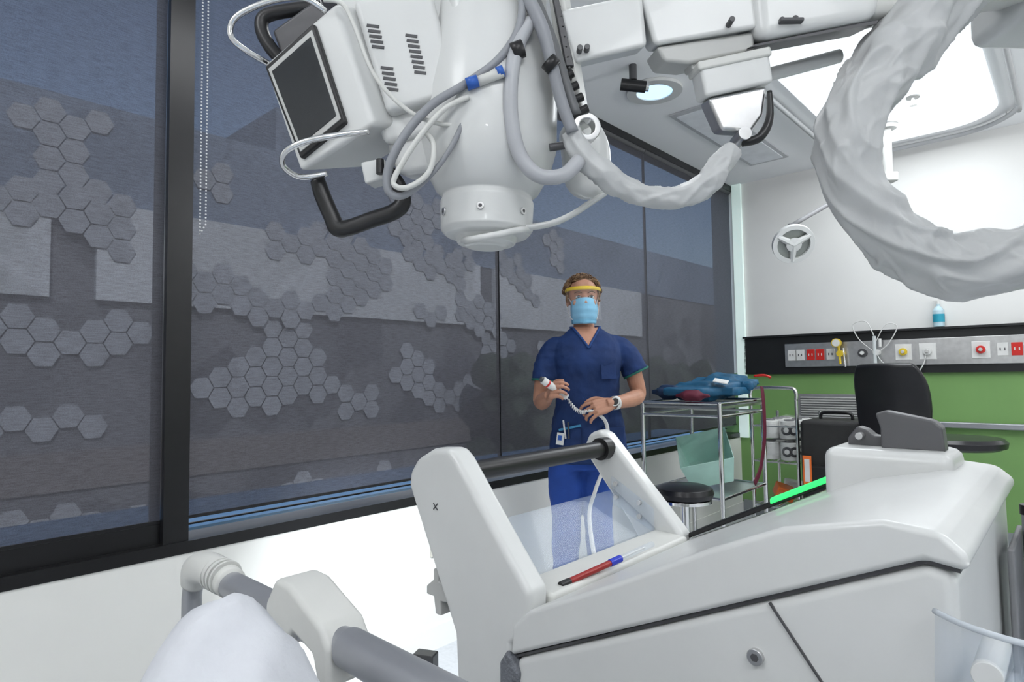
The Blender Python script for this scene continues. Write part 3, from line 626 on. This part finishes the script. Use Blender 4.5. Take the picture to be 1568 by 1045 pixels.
# ================================================================= WOMAN
W=group('woman_in_scrubs',Matrix.Translation((.36,3.0,0)))
def torso(bm,rings,seg=32):
    P=[]
    rr=cat([V((z,cx,cy)) for z,cx,cy,rx,ry in rings],4); r2=cat([V((rx,ry,0)) for z,cx,cy,rx,ry in rings],4)
    for a,b in zip(rr,r2):
        ring=[]
        for j in range(seg):
            t=2*math.pi*j/seg; c,s=math.cos(t),math.sin(t); e=.85
            ring.append(bm.verts.new((a[1]+b[0]*math.copysign(abs(c)**e,c),a[2]+b[1]*math.copysign(abs(s)**e,s),a[0])))
        P.append(ring)
    for i in range(len(P)-1):
        for j in range(seg): bm.faces.new([P[i][j],P[i][(j+1)%seg],P[i+1][(j+1)%seg],P[i+1][j]])
    bm.faces.new(P[0][::-1]); bm.faces.new(P[-1])
def fold(p):
    f=.007*noise.noise(V((p.x*14,p.y*10,p.z*6)))+.003*noise.noise(p*35)
    if abs(p.x)>.12: f+=.006*(.3-abs(noise.noise(V((p.x*10,p.y*10,p.z*24)))))
    if p.z<1.05: f+=.006*noise.noise(V((p.x*22,p.y*14,p.z*4)))
    return f
bm=bmesh.new()
torso(bm,[(.775,-.0,.0,.180,.128),(.85,.0,.0,.184,.13),(.95,.0,.0,.174,.122),(1.06,.0,.0,.152,.108),(1.16,.0,-.005,.152,.112),(1.25,.0,-.012,.162,.125),(1.32,.0,-.004,.168,.108),(1.365,.0,.0,.145,.086),(1.395,-.004,.004,.100,.070),(1.42,-.005,.006,.072,.060)])
sweep(bm,[(-.11,0,1.33),(-.155,0,1.312),(-.19,0,1.25),(-.204,-.005,1.165)],[.052,.058,.060,.064],18)
sweep(bm,[(.11,0,1.33),(.16,0,1.315),(.205,0,1.265),(.236,-.005,1.20)],[.052,.058,.060,.064],18)
o=remesh(add('scrub_top',bm,[scrub,skin]),.006,5,fold)
VZ=1.318; VS=1.55
for p in o.data.polygons:
    c=p.center
    if c.y<.0 and c.z>VZ+abs(c.x+.004)*VS and c.z<1.5: p.material_index=1
bvh=BVHTree.FromPolygons([v.co.copy() for v in o.data.vertices],[tuple(p.vertices) for p in o.data.polygons])
def onchest(x,z,off=.003):
    r=bvh.ray_cast(V((x,-1,z)),V((0,1,0)))
    return V((x,r[0].y-off,z)) if r[0] else None
nl=[]
for i in range(-7,8):
    x=-.004+i*.0090; q=onchest(x,VZ+abs(x+.004)*VS)
    if q and q.y<.02: nl.append(q)
nl=[V((-.055,.05,1.425)),V((-.074,.01,1.422))]+nl+[V((.066,.01,1.422)),V((.047,.05,1.425))]
tube('neckline',nl,.0062,mat('scrub_collar',(.010,.045,.17),.8),sc2=.75,k=3)
ring_('sleeve_hem_r',.066,.058,-.004,.006,trimg,aim((-.204,-.005,1.165),(-.014,-.005,-.085)),seg=32)
ring_('sleeve_hem_l',.066,.058,-.004,.006,trimg,aim((.236,-.005,1.20),(.031,-.005,-.065)),seg=32)
pk=onchest(.085,1.215,.001); box('chest_pocket',(.085,pk.y,1.215),(.075,.008,.09),scrub,rot=(-4,0,14),bevel=.003)
for s in(-1,1):
    box('hip_pocket_%d'%(s>0),(s*.10,-.122,.885),(.105,.018,.13),scrub,rot=(0,0,s*14),bevel=.005)
box('pocket_trim',(-.10,-.134,.95),(.105,.006,.010),mat('trim_blue',(.05,.25,.45),.6),rot=(0,-12,-14))
cyl('pocket_pen_a',(-.12,-.132,.90),(-.13,-.138,.985),.004,paper); cyl('pocket_pen_b',(-.105,-.134,.90),(-.108,-.14,.975),.004,dgrey)
box('id_badge',(-.145,-.136,.90),(.035,.003,.055),paper,rot=(0,8,-14),bevel=.001); box('id_badge_photo',(-.147,-.1385,.905),(.018,.002,.022),blue,rot=(0,8,-14))
bm=bmesh.new()
torso(bm,[(.74,-.02,.0,.145,.105),(.82,-.01,.0,.165,.115),(.92,0,0,.16,.11)])
sweep(bm,[(-.10,0,.82),(-.115,-.005,.68),(-.115,-.01,.5),(-.12,.0,.3),(-.12,.01,.06)],[.092,.083,.068,.062,.065],20)
sweep(bm,[(.06,0,.82),(.038,.0,.68),(.04,0,.5),(.05,.01,.3),(.055,.015,.06)],[.092,.083,.068,.062,.065],20)
remesh(add('trousers',bm,pant),.009,4,lambda p:.009*noise.noise(V((p.x*16,p.y*14,p.z*6)))+.003*noise.noise(p*30))
for s,x in((0,-.12),(1,.055)):
    bm=bmesh.new(); sweep(bm,[(x,.06,.045),(x,0,.05),(x-.005+s*.01,-.09,.036),(x-.008+s*.016,-.16,.03)],[.035,.042,.040,.026],16,flat=(1,0,0)); 
    o=remesh(add('shoe_%d'%s,bm,shoe),.008,3)
    for v in o.data.vertices: v.co.z=max(v.co.z,.002)
# head
bm=bmesh.new(); hx=-.013
ellip(bm,(hx,.005,1.580),(.073,.090,.086),28); ellip(bm,(hx,-.028,1.525),(.060,.066,.072),24); ellip(bm,(hx,-.052,1.468),(.036,.036,.030),16)
ellip(bm,(hx,-.045,1.605),(.055,.045,.045),16)
for s in(-1,1):
    ellip(bm,(hx+s*.036,-.066,1.532),(.022,.022,.018),12); ellip(bm,(hx+s*.074,.008,1.548),(.008,.018,.030),12)
sweep(bm,[(hx,-.085,1.565),(hx,-.103,1.540),(hx,-.112,1.522)],[.009,.012,.015],12); ellip(bm,(hx,-.098,1.518),(.017,.014,.009),12)
sweep(bm,[(-.006,.01,1.36),(-.009,.012,1.42),(-.012,.008,1.50)],[.062,.051,.050],22)
ellip(bm,(-.005,-.02,1.365),(.070,.060,.05),18)
remesh(add('head_and_neck',bm,skin),.0055,4)
ell('lip_upper',(hx,-.088,1.490),(.024,.012,.005),lip); ell('lip_lower',(hx,-.086,1.481),(.021,.012,.006),lip)
eyew=mat('eye_white',(.7,.69,.67),.2); iris=mat('iris',(.04,.06,.08),.2)
for s in(-1,1):
    n='l' if s<0 else 'r'
    ell('eye_'+n,(hx+s*.031,-.079,1.560),(.0135,.012,.0080),eyew); ell('iris_'+n,(hx+s*.031,-.0912,1.560),(.0058,.002,.0058),iris)
    tube('lid_'+n,[(hx+s*.016,-.084,1.560),(hx+s*.031,-.093,1.569),(hx+s*.046,-.081,1.561)],.0030,skin,seg=8)
    tube('lash_'+n,[(hx+s*.017,-.088,1.562),(hx+s*.031,-.0955,1.5675),(hx+s*.045,-.084,1.563)],.0012,hairm,seg=6)
    tube('brow_'+n,[(hx+s*.014,-.092,1.578),(hx+s*.032,-.095,1.584),(hx+s*.05,-.080,1.578)],[.002,.003,.0015],hairm,seg=8)
# hair
bm=bmesh.new(); ellip(bm,(hx,.016,1.592),(.080,.094,.084),36); ellip(bm,(hx+.01,.105,1.60),(.05,.045,.05),16)
dl=[v for v in bm.verts if v.co.y<-.02 and v.co.z<1.640-(.03 if abs(v.co.x-hx)>.055 else 0)]+[v for v in bm.verts if v.co.z<1.525 and v.co.y<.03]
bmesh.ops.delete(bm,geom=list(set(dl)),context='VERTS')
for v in bm.verts: v.co+=(v.co-V((hx,.018,1.59))).normalized()*(.007*noise.noise(v.co*60)+.001)
o=add('hair_cap',bm,hairm,smooth=True); s=o.modifiers.new('s','SOLIDIFY'); s.thickness=.006
hair2=mat('hair_highlight',(.25,.15,.075),.5,var=.4,scale=80)
for hm_,cnt,nm in((hairm,220,'hair_curls'),(hair2,120,'hair_curls_light')):
    bm=bmesh.new()
    for k in range(cnt):
        ph=random.uniform(.05,1.57); yy=random.uniform(-.065,.08); sd=random.choice((-1,1))
        sc_=math.sqrt(max(.05,1-((yy-.0)/.094)**2)); p=V((hx+math.cos(ph)*sd*.079*sc_,yy+.016,1.592+math.sin(ph)*.083*sc_))
        if p.y<-.03 and p.z<1.638: continue
        o_=(p-V((hx,.02,1.58))).normalized(); pts=[]
        for j in range(9):
            t=j/8; pts.append(p+V((0,t*.035,-t*.008))+o_*(.003+.012*math.sin(t*3.1))+V((.0055*math.sin(t*13+k),0,.0055*math.cos(t*13+k))))
        sweep(bm,pts,[.0019]*9,5,k=2)
    for s in(-1,1):
        for k in range(12):
            x=hx+s*random.uniform(.070,.081); y=random.uniform(-.03,.03); pts=[(x+s*.004*math.sin(j*1.4+k),y+.004*math.cos(j*1.6+k),1.622-j*.013) for j in range(7)]
            sweep(bm,pts,[.0018]*7,5,k=2)
    add(nm,bm,hm_,smooth=True)
# mask
bm=bmesh.new(); n=14; rows=[]
for i in range(n+1):
    t=i/n; z=1.545-t*.110; row=[]
    for j in range(17):
        s=j/16*2-1; w=.066-.012*abs(t-.4)
        y=-.122+.075*abs(s)**2.2+.02*abs(t-.35)**1.5*2+.0022*math.cos(t*22)
        row.append(bm.verts.new((hx+s*w,y,z-(.004*(1-abs(s)) if i==n else 0)+(.010*(1-s*s) if t<.15 else 0)*(1-t/.15))))
    rows.append(row)
for i in range(n):
    for j in range(16): bm.faces.new([rows[i][j],rows[i+1][j],rows[i+1][j+1],rows[i][j+1]])
o=add('surgical_mask',bm,maskm,smooth=True); s=o.modifiers.new('s','SOLIDIFY'); s.thickness=.003
for s in(-1,1): tube('mask_loop_%d'%(s>0),[(hx+s*.062,-.055,1.535),(hx+s*.074,-.01,1.57),(hx+s*.080,.015,1.55),(hx+s*.072,-.01,1.49),(hx+s*.058,-.055,1.455)],.0015,paper,seg=6)
# visor
def arc(z,rx,ry,y0,n=12,a0=-8,a1=188): return [V((hx+rx*math.cos(math.radians(a0+(a1-a0)*i/n)),y0-ry*math.sin(math.radians(a0+(a1-a0)*i/n)),z)) for i in range(n+1)]
tube('visor_band',arc(1.600,.083,.112,.0),.0085,yellow,flat=(0,0,1),sc2=.4)
bm=bmesh.new(); A=arc(1.60,.085,.122,.0); B=arc(1.45,.088,.142,-.005); va=[bm.verts.new(p) for p in A]; vb=[bm.verts.new(p) for p in B]
for i in range(1,len(A)-2): bm.faces.new([va[i],va[i+1],vb[i+1],vb[i]])
add('visor_shield',bm,mat('visor_clear',(.9,.95,1),.05,alpha=.05,var=0),smooth=True)
# arms + hands
def hand(bm,w,d,n,right,curl,spread=.0,thumb=.5,sc_=1.0):
    w=V(w); d=V(d).normalized(); n=V(n); n=(n-d*n.dot(d)).normalized()
    t=d.cross(n) if right else n.cross(d)
    L=.085*sc_
    for s in(-.026,-.009,.009,.026): sweep(bm,[w+t*s*.6*sc_,w+d*L*.5+t*s*sc_+n*.001,w+d*L+t*s*1.08*sc_],[.013*sc_,.0145*sc_,.0115*sc_],12,k=3)
    sweep(bm,[w+d*.01+t*.012,w+d*.035+t*.028*sc_+n*.008,w+d*.055+t*.030*sc_+n*.01],[.013,.015,.012],12,k=3)
    ln=[(.033,.020,.018),(.042,.025,.020),(.045,.028,.021),(.040,.024,.020)]; off=(-.030,-.0105,.0105,.030)
    for f in range(4):
        p=w+d*L*(.96+.04*(f in(1,2)))+t*off[f]*1.05*sc_; pts=[p-d*.012]; ang=0; cu=curl[f]
        dd=(d+t*off[f]*spread).normalized(); pts.append(p)
        for q,l in enumerate((ln[f][0],ln[f][1],ln[f][2])):
            ang+=cu*(.75 if q==0 else 1.0 if q==1 else .6)
            v=dd*math.cos(ang)+n*math.sin(ang); pts.append(pts[-1]+v*l*sc_)
        sweep(bm,pts,[.0086*sc_,.0088*sc_,.0080*sc_,.0074*sc_,.0060*sc_],12,k=3)
    b=w+d*.028+t*.030*sc_+n*.006; v1=(d*.7+t*.65+n*.25).normalized(); v2=(d*(1-.3*thumb)+t*(.35-.5*thumb)+n*.55*thumb).normalized(); v3=(d+n*.9*thumb-t*.3*thumb).normalized()
    p1=b+v1*.034*sc_; p2=p1+v2*.030*sc_; p3=p2+v3*.024*sc_
    sweep(bm,[b-v1*.01,b,p1,p2,p3],[.013*sc_,.012*sc_,.0105*sc_,.0095*sc_,.0075*sc_],12,k=3)
    return w+d*L,t,n
bm=bmesh.new()
wr1=V((-.198,-.185,1.098))
sweep(bm,[(-.188,0,1.28),(-.206,.005,1.20),(-.224,.03,1.085),(-.222,.022,1.06),(-.216,-.05,1.070),(-.206,-.13,1.088),wr1,wr1+V((.002,-.02,.004))],[.040,.042,.038,.035,.038,.031,.025,.023],18,k=4)
k1,t1,n1=hand(bm,wr1,(.12,-.75,.28),(.95,.1,-.2),True,(1.15,1.1,1.05,.95),thumb=.75)
remesh(add('right_arm_and_hand',bm,skin),.0034,1)
bm=bmesh.new()
wr2=V((.085,-.195,1.062))
sweep(bm,[(.195,0,1.29),(.218,.005,1.22),(.25,.03,1.115),(.247,.02,1.085),(.210,-.06,1.077),(.15,-.135,1.068),wr2,wr2+V((-.02,-.008,-.004))],[.040,.042,.038,.035,.038,.032,.025,.023],18,k=4)
k2,t2,n2=hand(bm,wr2,(-.88,-.22,-.22),(-.1,.8,-.55),False,(.75,.8,.85,.65),spread=7,thumb=.45)
remesh(add('left_arm_and_hand',bm,skin),.0034,1)
ring_('watch_strap',.031,.0285,-.011,.011,paper,aim(wr2+V((.018,.012,.001)),(.75,.5,0.03)),seg=28)
wd=V((-.35,-.9,.35)); wc=wr2+V((.014,-.016,.006)); lathe('watch_case',[(.001,-.004),(.021,-.004),(.021,.005),(.001,.006)],dgrey,aim(wc,wd),seg=24); lathe('watch_face',[(.001,.005),(.015,.005),(.015,.008),(.001,.008)],black,aim(wc,wd),seg=24)
ring_('watch_bezel',.021,.016,.004,.009,paper,aim(wc,wd),seg=24)
# ---- exposure hand switch and coiled cord
S=group('exposure_hand_switch',Matrix.Translation((.36,3.0,0)))
g=k1+n1*.026+V((0,0,.0)); ax=(V((-.62,-.25,.45))).normalized()
cyl('grip',g-ax*.05,g+ax*.045,.0145,paper); cyl('collar',g+ax*.04,g+ax*.055,.017,paper); cyl('band_red',g+ax*.055,g+ax*.064,.0175,red)
cyl('head',g+ax*.064,g+ax*.090,.017,paper); cyl('button',g+ax*.090,g+ax*.102,.011,dgrey)
e0=g-ax*.05; e1=k2+V((-.03,-.01,-.01)); pts=[]
N=150
for i in range(N+1):
    t=i/N; c=e0.lerp(e1,t)+V((0,0,-.03*math.sin(math.pi*t))); r=.0075*min(1,8*t,8*(1-t)); pts.append(c+V((.3*r*math.sin(t*85),r*math.cos(t*85),r*math.sin(t*85))))
tube('coil_cord',pts,.0022,paper,seg=6,k=1)
tube('cord_tail',[e1,e1+V((.035,.01,-.01)),(.055,-.20,.98),(.065,-.20,.90),(.05,-.21,.80),(.0,-.22,.68),(-.03,-.23,.55),(-.03,-.6,.35),(-.03,-1.2,.25)],.010,paper,seg=10,flat=(1,0,0),sc2=.4)
# ================================================================= LIGHTS
def area(name,loc,size,e,rot=(0,0,0),col=(1,1,1),M=ROOM):
    l=bpy.data.lights.new(name,'AREA'); l.shape='RECTANGLE'; l.size,l.size_y=size; l.energy=e; l.color=col
    o=bpy.data.objects.new(name,l); COL.objects.link(o)
    o.matrix_world=M@Matrix.Translation(loc)@Euler([math.radians(a) for a in rot]).to_matrix().to_4x4(); return o
area('ceiling_lamp',(1.43,-1.3,H-.02),(.8,1.9),28,col=(.93,.97,1))
for n,(x,y,e) in enumerate(((3.4,-5.6,27),(1.2,-6.6,24),(3.4,-2.4,26),(1.0,-4.0,10))):
    group('ceiling_panel_light' if n==0 else 'ceiling_panel_light.%03d'%n,ROOM)
    bx('diffuser',(x-.3,y-.6,H-.012),(x+.3,y+.6,H-.001),lightm)
    area('panel_lamp_%d'%n,(x,y,H-.02),(.58,1.18),e,col=(.97,.98,1))
def spot(name,loc,to,e,ang,blend,rad,col):
    sp=bpy.data.lights.new(name,'SPOT'); sp.energy=e; sp.spot_size=math.radians(ang); sp.spot_blend=blend; sp.shadow_soft_size=rad; sp.color=col
    so=bpy.data.objects.new(name,sp); COL.objects.link(so); so.location=loc; so.rotation_euler=(V(to)-V(loc)).to_track_quat('-Z','Y').to_euler()
spot('collimator_lamp',(-.03,1.10,1.36),(-.50,2.5,.25),170,46,.9,.03,(.9,.96,1))
for k,(x,y) in enumerate(((4.7,-2.2),(3.6,-6.9))):  # upward spots of the added fill lamps
    a=ROOM@V((x,y,1.86)); spot('fill_uplight_%d'%k,a,a+(ROOM.to_3x3()@V((-.5,.25 if k==0 else .3,1))),215 if k==0 else 170,155,.6,.12,(.97,.98,1))
su=bpy.data.lights.new('sun','SUN'); su.energy=4.5; su.angle=.01; so=bpy.data.objects.new('sun',su); COL.objects.link(so)
so.matrix_world=ROOM@V((-.75,.35,-.62)).to_track_quat('-Z','Y').to_matrix().to_4x4()
w=bpy.data.worlds.new('sky'); sc.world=w; w.use_nodes=True; nt=w.node_tree; bg=nt.nodes['Background']
st=nt.nodes.new('ShaderNodeTexSky'); st.sky_type='NISHITA'; st.sun_disc=False; st.sun_elevation=math.radians(45); st.sun_rotation=2; nt.links.new(st.outputs[0],bg.inputs[0]); bg.inputs[1].default_value=.24
# ================================================================= CAMERA
cd=bpy.data.cameras.new('camera'); cam=bpy.data.objects.new('camera',cd); COL.objects.link(cam); sc.camera=cam
cd.sensor_width=36; cd.lens=950/1568*36; cd.clip_start=.02
cam.matrix_world=Matrix.Translation((0,0,1.2))@Matrix.Rotation(math.radians(93.05),4,'X')@Matrix.Rotation(math.radians(-.8),4,'Z')
sc.view_settings.view_transform='Standard'
